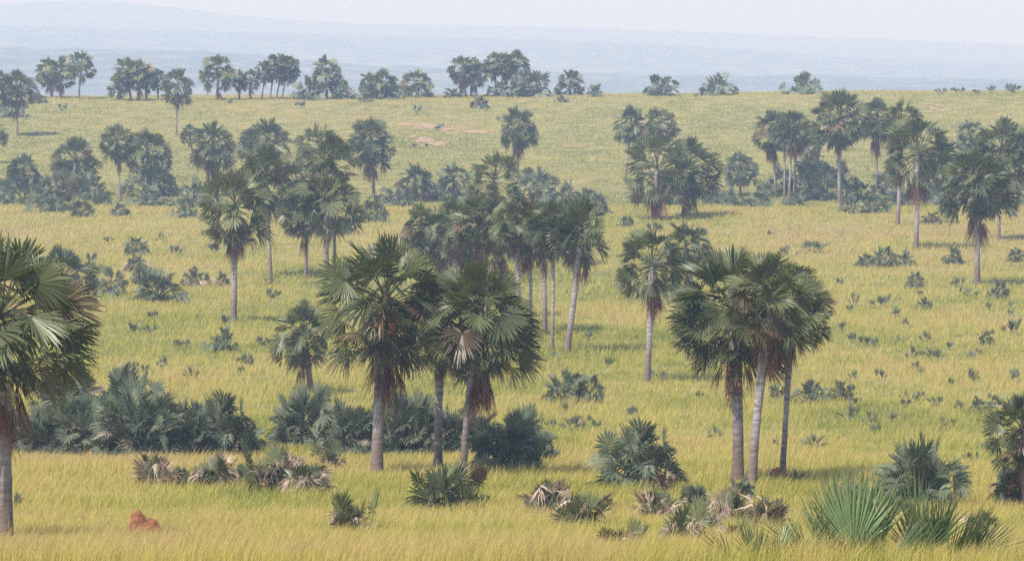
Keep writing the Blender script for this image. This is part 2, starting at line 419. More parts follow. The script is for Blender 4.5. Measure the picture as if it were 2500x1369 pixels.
COUNT = [0]
def palm(bx, by, cx, top, w, opt, label, group):
    """bx, by: foot of the trunk; cx, top, w: middle, top and width of the crown, in photograph pixels.
    opt: h/m/l/b detail or blue sparse crown, S full skirt, s few dead fronds, f fruit, t thin, T thick trunk"""
    COUNT[0] += 1; k = COUNT[0]
    x, y, z = ground_at(bx, by)
    if by > 560: x, y, z = ground_at(bx, by + .28 * FPX / y)      # the grass hides the lowest part of the trunk
    s = FPX / y
    pool, lod = {'h': (HI, 2), 'm': (MID, 1), 'b': (MIDB, 1), 'l': (LO, 0)}[opt[0]]
    cm = pool[k % len(pool)]
    width = cm['hi'][0] - cm['lo'][0]
    sc = w / s / width * {'h': 1.08, 'l': 1.28}.get(opt[0], 1.17)
    oz = CAMZ + (YH - top) / s + 0.0 - cm['hi'][2] * sc          # height of the crown's origin
    _, yy = project((cx - 1250) / FPX * y, y, oz + cm['hi'][2] * sc)
    oz += (yy - top) / s
    hgt = max(oz - z, 0.8)
    dx = (cx - bx) / s
    root = bpy.data.objects.new('fan_palm', None); COL.objects.link(root)
    root.location = (x, y, z); root.empty_display_size = 1
    tag(root, label, 'palm tree', group)
    rad = (0.25 if 't' not in opt else .17) * (1.12 if 'T' in opt else 1) * min(1.0, max(.75, sc))
    r_ = random.Random(k)
    link('trunk', trunk_mesh('trunk', max(.6, hgt - .55 * sc), rad, r_.uniform(.03, .15) * hgt / 10, k, (dx, 0, max(.6, hgt - .55 * sc)), 'd' in opt), root)
    rz = r_.uniform(0, 6.28) if opt[0] != 'h' else (r_.uniform(-.4, .4))
    c = link('crown', cm, root); c.location = (dx, 0, hgt); c.scale = (sc, sc * r_.uniform(.85, 1.1), sc * r_.uniform(.93, 1.08)); c.rotation_euler = (r_.gauss(0, .09), r_.gauss(0, .09), rz)
    if 'S' in opt or 's' in opt:
        pl = (SK if 'S' in opt else SKF)[lod]
        q = link('dead_fronds', pl[k % len(pl)], root); q.location = (dx, 0, hgt); q.scale = (sc * .95, sc * .95, sc * 1.08); q.rotation_euler = (0, 0, r_.uniform(0, 6.28))
    if 'f' in opt:
        q = link('fruit_cluster', fruit_mesh(k), root); q.location = (dx, 0, hgt); q.scale = (sc,) * 3
    return root

def bush(cx, by, w, h, opt, label, group):
    """opt: g green, b blue-grey; d with bleached dead fronds; lod digit; s = small scrub (one mesh)"""
    COUNT[0] += 1; k = COUNT[0]
    x, y, z = ground_at(cx, by)
    if by > 1160 and 's' not in opt: x, y, z = ground_at(cx, min(1365, by + .15 * FPX / y))
    s = FPX / y
    lod = int(opt[-1])
    if group == BG and cx < 1400: w *= 1.12; h *= 1.2
    if lod == 0 and 's' not in opt: w *= 1.25; h *= 1.15
    r_ = random.Random(k * 3)
    if 's' in opt:
        me = SCRUB[min(lod, 1)][k % len(SCRUB[min(lod, 1)])]
        o = link('palm_seedling' if 'x' not in opt else 'shrub', me)
        if 'x' in opt:
            pass
        kind = 'young palm'
    else:
        kind = 'palm bush'
        pool = (GDRY if 'd' in opt else GBUSH)[max(1, lod)] if 'g' in opt else BUSH[lod]
        if 'g' in opt: w *= 1.2; h *= 1.3
        me = pool[k % len(pool)]
        o = bpy.data.objects.new('palm_bush', None); COL.objects.link(o)
    wd = me['hi'][0] - me['lo'][0]; ht = me['hi'][2]
    sx = w / s / wd * 1.22; sz = (h / s + (.3 if by > 260 else .1)) / ht * 1.10
    sz = max(.55 * sx, min(1.6 * sx, sz))
    rz = r_.uniform(0, 6.28)
    if 's' in opt:
        # stands half sunk in the tall grass, so it needs the grass height on top of what shows
        sz = (h / s + .28) / ht; sx = w / s / wd * 1.0
        sz = max(.7 * sx, min(2.2 * sx, sz))
        o.location = (x, y, z - .02); o.scale = (sx, sx, sz); o.rotation_euler = (0, 0, rz)
    else:
        o.location = (x, y, z)
        c = link('fronds', me, o); c.scale = (sx, sx, sz); c.rotation_euler = (0, 0, rz)
        if 'd' in opt:
            q = DRY[lod][k % len(DRY[lod])]; c = link('dead_fronds', q, o); f = w / s / (q['hi'][0] - q['lo'][0]) * 1.05
            f *= 1.3; fz = max(.5 * f, min(1.7 * f, (h / s + .3) / q['hi'][2])); c.scale = (f, f, fz); c.rotation_euler = (0, 0, rz + 2)
    tag(o, label, kind, group)
    return o

# ------------------------------------------------------------------ the palms
GC = 'palms standing along the hill crest'
GS = 'palms on the grassy slope'
GV = 'palms in the open valley grass'
GN = 'tall palms close by'
PALMS = [
 # ---- close by
 (3, 1312, 2, 548, 440, 'hST', 'largest palm, cut by the frame edge, with red-brown dead fronds', GN),
 (150, 985, 150, 578, 175, 'bs', 'grey-green palm crown peeping out behind the largest palm', GN),
 (918, 1146, 942, 560, 345, 'hSf', 'tall palm with orange fruit bunches under its crown', GN),
 (1068, 1138, 1080, 640, 230, 'hS', 'palm with pale trunk between the orange-fruited palm and the dark brown trunk', GN),
 (1130, 1150, 1172, 628, 290, 'hSdt', 'palm with dark brown leaning trunk and one frond reaching sideways', GN),
 (1803, 1168, 1790, 580, 345, 'hsd', 'straight dark-trunked palm of the three-trunk clump, brown-tipped fronds', GN),
 (1838, 1182, 1885, 598, 270, 'hS', 'palm with the leaning middle trunk of the three-trunk clump', GN),
 (1912, 1157, 1935, 640, 205, 'hst', 'slimmest, palest trunk of the three-trunk clump, rising from red earth', GN),
 (757, 948, 738, 725, 165, 'ms', 'short palm with bushy grey-green crown beside the orange-fruited palm', GV),
 (2515, 1220, 2500, 950, 200, 'hs', 'low palm cut off by the frame edge with one dead red-brown frond', GN),
 # ---- valley
 (1580, 922, 1592, 545, 165, 'msS', 'solitary palm with swollen upper trunk leaning over open grass', GV),
 (1700, 850, 1675, 530, 130, 'bs', 'blue-grey palm crown showing just behind the solitary leaning palm', GV),
 (568, 777, 572, 407, 175, 'mS', 'palm with shaggy dead brown fronds standing before the dense palm cluster', GV),
 (660, 668, 650, 345, 150, 'mSt', 'palm with thin brownish trunk behind the shaggy brown-skirted palm', GV),
 (745, 672, 745, 430, 135, 'mst', 'palm with smooth pale grey trunk in the middle of the dense cluster', GV),
 (796, 675, 800, 402, 155, 'msd', 'palm with the darkest trunk of the dense cluster', GV),
 (815, 665, 812, 318, 130, 'mSt', 'palm whose trunk rises close behind the darkest trunk', GV),
 (912, 486, 905, 275, 125, 'mS', 'palm with slim trunk at the outer end of the dense cluster', GS),
 (640, 500, 652, 277, 140, 'ms', 'highest palm crown over the dense cluster', GS),
 (775, 520, 775, 298, 115, 'ms', 'palm crown between the two highest crowns of the dense cluster', GS),
 (700, 540, 722, 385, 100, 'ms', 'small palm crown sunk in the middle of the dense cluster', GS),
 (530, 480, 520, 292, 112, 'mS', 'stout palm with hanging yellow-brown fronds beside the dense cluster', GS),
 (470, 380, 463, 298, 45, 'lst', 'tiny thin-crowned palm beside the stout palm on the slope', GS),
 (1385, 853, 1420, 470, 165, 'ms', 'palm with clean pale trunk and hanging bark at the edge of the grove', GV),
 (1348, 850, 1348, 478, 130, 'mst', 'palm with dark band round its trunk, next to the grove edge palm', GV),
 (1294, 812, 1290, 462, 150, 'mSt', 'palm with thick brown dead skirt and thin trunk in the grove', GV),
 (1266, 815, 1262, 480, 130, 'ms', 'palm with trunk half hidden behind the large near crowns', GV),
 (1185, 790, 1175, 455, 150, 'mS', 'palm crown in the centre of the dense grove', GV),
 (1110, 740, 1110, 468, 135, 'mS', 'palm crown in the grove above the orange-fruited palm', GV),
 (1035, 700, 1030, 488, 130, 'ms', 'low crown at the outer end of the grove over open grass', GV),
 (1205, 600, 1208, 362, 130, 'mS', 'palm crown standing highest above the grove', GS),
 (1262, 440, 1265, 254, 98, 'mS', 'lone palm with two-tiered crown below the bare soil strip', GS),
 (1015, 492, 1015, 392, 98, 'bT', 'short thick-trunked palm behind the grove with sparse crown', GS),
 (1115, 492, 1108, 394, 90, 'b', 'low bluish palm between the thick-trunked palm and the highest grove crown', GS),
 (1320, 500, 1315, 400, 105, 'b', 'low bluish palm under the lone two-tiered palm', GS),
 (1082, 700, 1076, 500, 130, 'mS', 'palm crown filling the near side of the grove, brown skirt showing', GV),
 (1148, 730, 1140, 500, 135, 'mS', 'palm crown low in the middle of the grove above the dark brown leaning palm', GV),
 (1232, 770, 1222, 488, 140, 'mS', 'palm crown packed between the central grove crown and the half-hidden trunk', GV),
 (1330, 800, 1325, 495, 135, 'ms', 'palm crown pressed against the dark-banded palm in the grove', GV),
 (1185, 640, 1165, 460, 120, 'ms', 'back crown of the grove straight below its highest crown', GV),
 (1440, 640, 1395, 490, 110, 'ms', 'back crown of the grove beside the palm with hanging bark', GV),
 # ---- slope, one side
 (43, 332, 42, 163, 95, 'mst', 'slender palm on the slope with a big bush behind its trunk', GS),
 (431, 330, 436, 163, 86, 'mst', 'solitary slender palm with hanging dead fronds below the crest', GS),
 (184, 478, 183, 324, 120, 'msd', 'dark-trunked palm rising from the bush thicket', GS),
 (293, 492, 288, 294, 92, 'mst', 'taller slim-trunked palm of the pair beside the thicket', GS),
 (352, 474, 360, 308, 110, 'mS', 'stouter palm of the pair beside the thicket, its foot in bushes', GS),
 (-15, 400, -12, 285, 60, 'l', 'palm crown barely entering at the frame edge on the slope', GS),
 (62, 488, 58, 366, 92, 'b', 'low sparse palm in the bush thicket on the slope', GS),
 # ---- slope, other side
 (1528, 430, 1540, 253, 92, 'mt', 'thin-trunked palm with flat dark crown on the upper slope', GS),
 (1598, 455, 1608, 254, 95, 'm', 'palm with dark spreading crown beside the flat-crowned one', GS),
 (1606, 537, 1603, 316, 160, 'mSd', 'palm with dark trunk and dense crown in front of the flat-crowned pair', GV),
 (1668, 528, 1685, 325, 145, 'mS', 'palm shaggy with fronds almost to the ground', GV),
 (1808, 478, 1808, 364, 85, 'bt', 'small bluish palm beside the four slim trunks', GS),
 (1893, 482, 1885, 262, 100, 'mSt', 'outermost of the four slim trunks that stand close together', GS),
 (1915, 486, 1915, 275, 80, 'mt', 'second of the four slim trunks that stand close together', GS),
 (1926, 492, 1932, 262, 90, 'mSt', 'third of the four slim trunks that stand close together', GS),
 (1938, 488, 1948, 268, 88, 'mSt', 'last of the four slim trunks, next to the tall palm with orange dead frond', GS),
 (2050, 497, 2050, 212, 138, 'ms', 'tallest palm on the slope, with an orange dead frond at its trunk', GS),
 (2140, 478, 2142, 228, 115, 'mSt', 'palm with pale trunk behind the bushes, next to the tallest slope palm', GS),
 (2192, 552, 2200, 236, 115, 'ms', 'palm with rusty lower trunk inside the tall slope group', GS),
 (2237, 603, 2240, 270, 165, 'mS', 'palm with wide crown and long straight trunk in the tall slope group', GV),
 (2387, 692, 2388, 345, 178, 'mST', 'palm with heavy brown skirt and pale trunk beside the tall slope group', GV),
 (2440, 582, 2445, 282, 160, 'mst', 'thin-trunked palm crowding behind the heavy brown-skirted one', GV),
 (2375, 500, 2368, 288, 85, 'b', 'bluish crown faintly seen behind the thin-trunked palm', GS),
 (2325, 500, 2298, 325, 95, 'ms', 'palm crown squeezed in behind the widest crown of the tall slope group', GS),
 (2478, 530, 2488, 298, 95, 'ms', 'palm crown cut by the frame edge behind the thin-trunked palm', GS),
 # ---- crest
 (127, 240, 122, 135, 62, 'lST', 'thick-trunked crest palm beside the tall slender one', GC),
 (148, 240, 150, 133, 66, 'lS', 'crest palm with shaggy fronds down to the grass', GC),
 (194, 243, 200, 120, 64, 'lst', 'tall slender crest palm with open crown', GC),
 (8, 238, 5, 168, 58, 'l', 'crest palm half outside the frame edge', GC),
 (288, 244, 290, 180, 48, 'lst', 'small low palm at the foot of the wide crest clump', GC),
 (320, 246, 312, 133, 66, 'lS', 'palm with pale trunk in the wide crest clump', GC),
 (338, 246, 342, 138, 66, 'lS', 'palm in the middle of the wide crest clump', GC),
 (358, 245, 360, 160, 50, 'lS', 'shorter palm on the sloping side of the wide crest clump', GC),
 (387, 244, 386, 165, 46, 'lst', 'crest palm half hidden by the solitary slender slope palm', GC),
 (533, 245, 533, 127, 80, 'lst', 'crest palm with slim trunk and hanging brown clump of dead fronds', GC),
 (585, 243, 585, 168, 42, 'lS', 'short crest palm with drooping brown fronds beside the slim one', GC),
 (612, 243, 612, 165, 46, 'lS', 'short bushy crest palm next to the many-trunked clump', GC),
 (640, 243, 648, 142, 50, 'lst', 'outer trunk of the many-trunked crest clump', GC),
 (660, 243, 672, 130, 58, 'lt', 'second trunk of the many-trunked crest clump', GC),
 (675, 243, 690, 127, 60, 'lt', 'middle trunk of the many-trunked crest clump', GC),
 (689, 243, 706, 135, 52, 'lst', 'last leaning trunk of the many-trunked crest clump', GC),
 (797, 241, 796, 128, 74, 'ls', 'tall crest palm rising out of low bushes', GC),
 (818, 241, 822, 172, 48, 'lS', 'short crest palm against the trunk of the tall bush-foot palm', GC),
 (912, 242, 905, 172, 56, 'lS', 'shaggy short crest palm with a dark shrub before it', GC),
 (935, 241, 932, 162, 70, 'lS', 'broad shaggy crest palm with fronds reaching the grass', GC),
 (1020, 238, 1018, 165, 70, 'lS', 'round bushy crest palm standing alone', GC),
 (1138, 237, 1130, 133, 62, 'lSt', 'crest palm with one of two slim parallel trunks', GC),
 (1150, 237, 1158, 135, 66, 'lSt', 'crest palm with the other slim parallel trunk', GC),
 (1212, 235, 1207, 122, 54, 'lSt', 'outer palm of the tall crest trio', GC),
 (1240, 235, 1232, 120, 60, 'lSt', 'middle palm of the tall crest trio', GC),
 (1253, 235, 1262, 119, 62, 'lSt', 'widest-crowned palm of the tall crest trio', GC),
 (1392, 232, 1392, 165, 68, 'lS', 'short stout crest palm beyond the round crest bush', GC),
]
GB = 'palm bushes'
BG = 'big palm bushes below the near palms'
BUSHES = [
 (100, 1118, 140, 150, 'b2', 'dark palm bush at the end of the thicket, beside the largest trunk', BG),
 (185, 1118, 170, 150, 'b2', 'rounded bush second from the largest trunk in the low thicket', BG),
 (310, 1040, 165, 150, 'b2', 'bush with raised crown peeping over the low thicket', BG),
 (165, 1000, 150, 70, 'b2', 'flat bush behind the thicket, under the largest crown', BG),
 (335, 1120, 210, 155, 'b2', 'broadest bush in the middle of the low thicket', BG),
 (455, 1118, 150, 140, 'b2', 'bush between the broadest thicket bush and the tall end bush', BG),
 (545, 1118, 175, 195, 'b2', 'tallest bush, closing the thicket before the open gap', BG),
 (745, 1095, 165, 160, 'b2', 'vase-shaped palm bush after the gap, with bare dark stalks', BG),
 (860, 1118, 160, 170, 'b2', 'bush against the foot of the orange-fruited palm', BG),
 (1000, 1120, 185, 170, 'b2', 'bush between the pale trunks of the fruited palm and its neighbour', BG),
 (930, 1100, 120, 150, 'b2', 'bush hidden behind the trunk of the orange-fruited palm', BG),
 (1105, 1118, 130, 150, 'b2', 'bush filling the space behind the brown leaning trunk', BG),
 (1238, 1156, 165, 170, 'b2', 'massive bush beside the brown leaning trunk', BG),
 (1275, 1120, 140, 180, 'b2', 'tall rounded bush topping the massive one, outermost of the row', BG),
 (1572, 1186, 232, 150, 'b2', 'solitary dome-shaped bush with gaps between its lower fronds', BG),
 (2240, 1226, 225, 170, 'b2', 'solitary open bush with short dark stem above the big fan blades', BG),
 (2482, 1222, 130, 105, 'b2', 'bushy regrowth at the foot of the low edge palm', GB),
 (1385, 982, 95, 70, 'b1', 'dark rounded bush in open grass beyond the massive one', GB),
 (1440, 984, 80, 60, 'b1', 'lighter bush touching the dark rounded one in open grass', GB),
 (60, 1110, 120, 110, 'b2', 'bush right against the base of the largest trunk', BG),
 (265, 1105, 150, 145, 'b2', 'bush packed between the rounded and the broadest thicket bushes', BG),
 (400, 1095, 140, 150, 'b2', 'back bush rising between broadest and smaller thicket bushes', BG),
 (600, 1105, 90, 130, 'b2', 'narrow bush on the open side of the tallest thicket bush', BG),
 (685, 1100, 70, 80, 'b2', 'small bush in the gap before the vase-shaped bush', BG),
 (1165, 1105, 130, 150, 'b2', 'back bush between brown leaning trunk and the tall rounded bush', BG),
 (1320, 1135, 90, 110, 'b2', 'lower bush hanging at the outer side of the tall rounded bush', BG),
 # dry-leaved front row
 (378, 1178, 115, 85, 'gd2', 'bush with upright green fans and bleached side fronds before the thicket', GB),
 (515, 1180, 110, 65, 'gd2', 'low half-dead bush with brown drooping fronds before the tallest thicket bush', GB),
 (650, 1190, 110, 110, 'gd2', 'withered brown bush, outer half of the big bleached clump', GB),
 (712, 1170, 110, 80, 'gd2', 'bleached spiky bush on top of the big withered clump', GB),
 (755, 1200, 110, 95, 'gd2', 'green-hearted withered bush at the lower side of the bleached clump', GB),
 (808, 1150, 70, 55, 'gd2', 'small bleached bush beside the vase-shaped bush', GB),
 (1095, 1232, 150, 115, 'g2', 'fresh green fan bush in front of the pale trunk', GB),
 (1182, 1240, 45, 25, 'sg1', 'tiny green sprout beside the fresh green fan bush', GB),
 (850, 1297, 105, 85, 'gd2', 'small windblown bush alone in the yellow grass', GB),
 (1340, 1245, 115, 85, 'gd2', 'rusty-centred green bush before the dome-shaped bush', GB),
 (1420, 1288, 140, 75, 'gd2', 'sprawling grey-green bush below the rusty-centred one', GB),
 (1482, 1238, 58, 42, 'g1', 'small round green bush behind the sprawling one', GB),
 (1498, 1352, 110, 62, 'gd2', 'low grey-green bush deep in tall grass, in front of the sprawling one', GB),
 (1605, 1265, 110, 90, 'gd2', 'upright dark bush with dry tips below the dome-shaped bush', GB),
 (1668, 1335, 115, 90, 'gd2', 'dusty bush with bleached fronds below the dark-tipped bush', GB),
 (1700, 1235, 80, 60, 'd2', 'pale withered bush between the dark-tipped bush and the clump feet', GB),
 (1772, 1275, 130, 95, 'gd2', 'grey-green bush at the foot of the straight dark trunk', GB),
 (1815, 1215, 70, 50, 'd2', 'bleached tuft at the feet of the clump of three trunks', GB),
 (1872, 1295, 125, 105, 'gd2', 'dark spiky bush with dry brown fronds beside the big fan blades', GB),
 (1945, 1185, 70, 35, 's1', 'pale low sprout beside the red earth heap', GB),
 (2075, 1250, 110, 65, 'd2', 'dead bleached bush just behind the big fan blades', GB),
 (2395, 1305, 95, 48, 'gd2', 'low dry bush in the grass beyond the big fan blades', GB),
 (2190, 1262, 90, 50, 'd2', 'low grey bush at the foot of the open dark-stemmed bush', GB),
 (38, 1243, 34, 35, 'sg1', 'small fresh green tuft beside the largest trunk', GB),
 # valley bushes
 (330, 622, 66, 36, 'b1', 'dark grey bush, upper one of two stacked beyond the largest crown', GB),
 (328, 662, 62, 34, 'bd1', 'reddish-edged bush just below the upper dark grey bush', GB),
 (270, 722, 85, 70, 'b1', 'grey bush touching the edge of the largest crown', GB),
 (385, 738, 105, 75, 'b1', 'silvery bush in the middle of the mid-slope bush row', GB),
 (345, 695, 60, 40, 'b1', 'small bush behind the silvery mid-slope bush', GB),
 (478, 700, 75, 40, 'bd1', 'low wide bush in the mid-slope row with dry fronds', GB),
 (540, 698, 42, 32, 'b1', 'bush at the row end, next to the shaggy palm trunk', GB),
 (660, 697, 42, 24, 's1', 'small bush at the foot of the thin brownish trunk', GB),
 (540, 862, 76, 52, 'b1', 'spiky fan bush alone in grass below the shaggy palm', GB),
 (325, 818, 34, 30, 's1', 'pale tuft on bare grass beside the largest crown', GB),
 (465, 925, 50, 30, 's1', 'faint tuft in grass above the tallest thicket bush', GB),
 (590, 890, 44, 26, 's1', 'faint tuft below the spiky fan bush', GB),
 (390, 590, 40, 20, 's1', 'upper faint tuft in tan grass near the two stacked bushes', GB),
 (262, 594, 28, 14, 's0', 'very small tuft in the tan grass before the slope thicket', GB),
 (520, 618, 44, 24, 's1', 'green tuft close to the shaggy palm skirt', GB),
 (430, 622, 40, 20, 's1', 'faint green tuft between the stacked bushes and the shaggy palm', GB),
 (845, 572, 50, 32, 'b1', 'grey bush on tan grass beyond the dense cluster trunks', GB),
 (912, 540, 84, 58, 'b1', 'dark bush at the foot of the slim outer trunk', GB),
 (955, 500, 70, 36, 'b1', 'greenish bush behind the dark bush by the slim outer trunk', GB),
 (715, 545, 60, 55, 'b1', 'bush seen between trunks of the dense cluster', GB),
 (455, 532, 56, 42, 'b1', 'small bush on tan grass beside the shaggy palm crown', GB),
 (1530, 555, 44, 28, 'b1', 'small dark bush in tan grass beside the dark dense palm', GB),
 (1462, 522, 74, 48, 'b1', 'bush behind the edge of the palm grove', GB),
 (1600, 565, 40, 22, 's1', 'small bush at the foot of the dark dense palm', GB),
 # thicket on the slope
 (15, 498, 70, 95, 'b1', 'bush at the frame edge in the slope thicket', GB),
 (95, 500, 80, 80, 'b1', 'bush in the slope thicket below the sparse low palm', GB),
 (135, 492, 90, 85, 'b1', 'bush against the dark trunk in the slope thicket', GB),
 (215, 488, 66, 70, 'b1', 'bush closing the slope thicket beyond the dark trunk', GB),
 (135, 518, 110, 45, 'b1', 'low bush row front of the dark-trunked slope palm', GB),
 (200, 530, 66, 44, 'b1', 'low grey bush in tan grass before the slope thicket', GB),
 (290, 528, 60, 30, 'b1', 'low bush at the foot of the slim-trunked pair palm', GB),
 (372, 480, 105, 85, 'b1', 'large bush behind the foot of the stouter pair palm', GB),
 (365, 503, 90, 34, 'b1', 'low dark bush before the stouter pair palm', GB),
 (472, 495, 85, 70, 'b1', 'bush below the stout palm with yellow-brown fronds', GB),
 (40, 470, 70, 60, 'b1', 'back bush of the slope thicket near the frame edge', GB),
 (165, 470, 80, 75, 'b1', 'back bush right behind the dark thicket trunk', GB),
 (245, 500, 50, 55, 'b1', 'small bush between the thicket and the slim pair palm', GB),
 (410, 470, 60, 60, 'b1', 'bush on the open side of the stouter pair palm', GB),
 (505, 505, 70, 60, 'b1', 'bush hidden partly by the shaggy palm crown', GB),
 (430, 515, 60, 30, 'b1', 'low bush between the pair palms and the stout palm', GB),
 (985, 505, 60, 40, 'b1', 'low bush under the short thick-trunked palm', GB),
 (1060, 490, 70, 60, 'b1', 'bush between the thick-trunked palm and the low bluish one', GB),
 (1385, 500, 70, 60, 'b1', 'hazy bush directly behind the grove, nearest the open slope', GB),
 (1430, 505, 60, 42, 'b1', 'hazy bush beyond the grove, one step from the open slope', GB),
 (1640, 500, 80, 60, 'b1', 'bush behind the feet of the dense-crowned palm and its shaggy neighbour', GB),
 (1780, 500, 60, 45, 'b1', 'low bush in front of the small bluish palm', GB),
 (1905, 470, 90, 65, 'b1', 'bush seen between the four slim trunks', GB),
 (1965, 470, 80, 80, 'b1', 'bush joining the four slim trunks to the large bluish bush', GB),
 (2045, 460, 80, 80, 'b1', 'bush behind the trunk of the tallest slope palm', GB),
 (2100, 490, 80, 60, 'b1', 'bush between the tallest slope palm and the pale-trunked one', GB),
 (2250, 490, 80, 70, 'b1', 'bush behind the long straight trunk of the slope group', GB),
 (2205, 505, 60, 40, 'b1', 'low bush beside the rusty trunk, further up the slope', GB),
 (2420, 500, 80, 60, 'b1', 'bush behind the two skirted-palm trunks', GB),
 (2495, 480, 70, 80, 'b1', 'hazy bush on the slope cut by the frame edge', GB),
 (1620, 1205, 80, 50, 'gd2', 'low dry bush touching the dome-shaped bush', GB),
 (1730, 1300, 90, 60, 'gd2', 'grass-sunk bush between the dusty and grey-green bushes', GB),
 (1560, 1345, 80, 45, 'gd2', 'faded bush in tall grass beside the low grey-green one', GB),
 (1790, 1330, 90, 50, 'gd2', 'dull bush just above the low olive fan blades', GB),
 (575, 1170, 60, 45, 'd2', 'bleached tuft before the narrow thicket bush', GB),
 (440, 1172, 50, 35, 'd2', 'small bleached tuft between the two front dry bushes', GB),
 # bushes beyond, other side
 (1840, 516, 110, 40, 'b1', 'wide low bush in tan grass before the four slim trunks', GB),
 (1868, 482, 60, 60, 'b1', 'bush just behind the wide low bush, beside the small bluish palm', GB),
 (1940, 503, 60, 34, 'b1', 'small bush at the feet of the four slim trunks', GB),
 (2005, 488, 100, 115, 'b1', 'large bluish bush beside the tallest slope palm', GB),
 (1985, 420, 70, 55, 'b0', 'pale bush behind the large bluish bush', GB),
 (2075, 520, 70, 40, 'b1', 'low bush at the foot of the tallest slope palm', GB),
 (2135, 520, 85, 50, 'b1', 'dark bush in front of the rusty-trunked palm', GB),
 (2165, 478, 70, 60, 'b1', 'bush behind the pale trunk of the slope group', GB),
 (2300, 500, 90, 60, 'b1', 'bush under the wide crown of the slope group', GB),
 (2345, 470, 80, 70, 'b1', 'bluish bush behind the heavy brown-skirted palm', GB),
 (2470, 500, 60, 50, 'b1', 'bush behind the thin crowding trunk at the frame edge', GB),
 (1745, 498, 50, 35, 'b1', 'small bush beyond the shaggy low-fronded palm', GB),
 (1560, 496, 60, 36, 'b1', 'low bush behind the dark trunk of the dense-crowned palm', GB),
 # right meadow scatter
 (1920, 628, 62, 28, 's1', 'grey tuft peeping out above the crowns of the three-trunk clump', GB),
 (1990, 617, 66, 30, 's1', 'wispy tuft in tan grass just beyond the three-trunk crowns', GB),
 (2115, 652, 44, 26, 'b1', 'dark end of the long bush row in the meadow', GB),
 (2160, 652, 66, 42, 'b1', 'tallest bush of the long meadow row', GB),
 (2208, 650, 58, 32, 'b1', 'outer bush of the long meadow row, towards the pale skirted trunk', GB),
 (2332, 645, 62, 38, 'b1', 'wide bush beside the pale trunk of the brown-skirted palm', GB),
 (2485, 640, 46, 30, 'b1', 'dark low bush at the frame edge beyond the skirted palm', GB),
 (2236, 705, 48, 46, 'b1', 'dark square bush below the long meadow row', GB),
 (2334, 702, 42, 24, 's1', 'dry tuft at the skirted palm, before its trunk', GB),
 (2440, 730, 58, 44, 'b1', 'dark bush past the foot of the skirted palm', GB),
 (2088, 748, 38, 34, 's1', 'two-fan tuft next to the three-trunk crowns', GB),
 (2155, 752, 48, 32, 's1', 'shell-shaped tuft between the two-fan tuft and the round bush', GB),
 (2262, 757, 46, 34, 'b1', 'round bush below the dark square bush', GB),
 (2050, 696, 28, 16, 's0', 'faint brown tuft beside the uppermost three-trunk crown', GB),
 (2215, 803, 36, 26, 's1', 'thin forked tuft below the round bush', GB),
 (2263, 836, 46, 26, 's1', 'pale tuft below the thin forked tuft', GB),
 (2475, 820, 46, 42, 's1', 'spiky grey tuft near the frame edge in mid meadow', GB),
 (2410, 843, 46, 28, 'b1', 'flat dark bush next to the spiky grey tuft', GB),
 (2125, 848, 52, 26, 's1', 'low tuft row beside the forked pale pair', GB),
 (2193, 842, 34, 20, 's1', 'forked pale pair of fans in the meadow', GB),
 (2230, 878, 40, 34, 's1', 'dark tuft on top of the little meadow triangle', GB),
 (2287, 884, 42, 34, 's1', 'greener tuft, outer corner of the little meadow triangle', GB),
 (2240, 908, 36, 26, 's1', 'lowest tuft of the little meadow triangle', GB),
 (2160, 928, 40, 24, 's1', 'brownish tuft below the meadow triangle', GB),
 (2090, 930, 32, 20, 's0', 'very faint tuft beside the brownish one', GB),
 (2325, 942, 26, 18, 's0', 'tiny faint tuft on orange-tinted grass', GB),
 (1978, 985, 70, 48, 'b1', 'dark bush just beyond the palest of the three trunks', GB),
 (2050, 980, 72, 40, 'b1', 'low wide bush touching the dark bush beyond the palest trunk', GB),
 (2212, 980, 30, 32, 's1', 'upright tuft between two meadow bushes', GB),
 (2240, 982, 24, 22, 's0', 'dry little tuft adjoining the upright tuft', GB),
 (2345, 1005, 40, 26, 's1', 'soft green tuft in front of the twin dark bush', GB),
 (2290, 992, 34, 18, 's0', 'faint wide tuft before the soft green tuft', GB),
 (2395, 1008, 60, 54, 'b1', 'dark bush leaning against the low edge palm', GB),
 (2435, 1000, 46, 42, 'bd1', 'brownish bush squeezed against the low edge palm', GB),
 (2080, 1030, 60, 50, 's1', 'tuft with one pale blade, start of the descending bush line', GB),
 (2130, 1040, 50, 34, 's1', 'last tuft of the descending bush line', GB),
 (2180, 1030, 36, 20, 's0', 'faint tuft beyond the descending bush line', GB),
 (1988, 1095, 86, 34, 's1', 'flat dark tuft in the green grass beside the palest trunk', GB),
 (1900, 980, 44, 50, 'b1', 'bush behind the top of the palest trunk', GB),
 (1745, 1072, 44, 28, 's1', 'small tuft between the dome-shaped bush and the three trunks', GB),
 (1708, 978, 24, 24, 's0', 'tiny grey tuft before the straight dark trunk', GB),
 (1895, 1092, 26, 20, 's0', 'small dark tuft right behind the palest trunk', GB),
 (1400, 1052, 80, 36, 's1', 'dry twiggy tuft beside the tall rounded bush', GB),
 (1592, 925, 24, 18, 's0', 'pale tuft at the foot of the solitary leaning palm', GB),
 (1620, 930, 34, 16, 's0', 'faint low tuft just past the solitary leaning palm', GB),
 (1440, 830, 34, 18, 's0', 'dark tuft in the shade beside the grove edge trunk', GB),
 (2305, 530, 44, 26, 's1', 'small tuft beneath the wide crown, on tan grass', GB),
 (2275, 548, 50, 22, 'b1', 'low bush beside the rusty trunk on tan grass', GB),
 (2468, 535, 34, 20, 's0', 'small tuft between the two trunks near the frame edge', GB),
 # upper slope and crest
 (28, 285, 52, 36, 'b0', 'dark bush behind the slender slope palm trunk', GB),
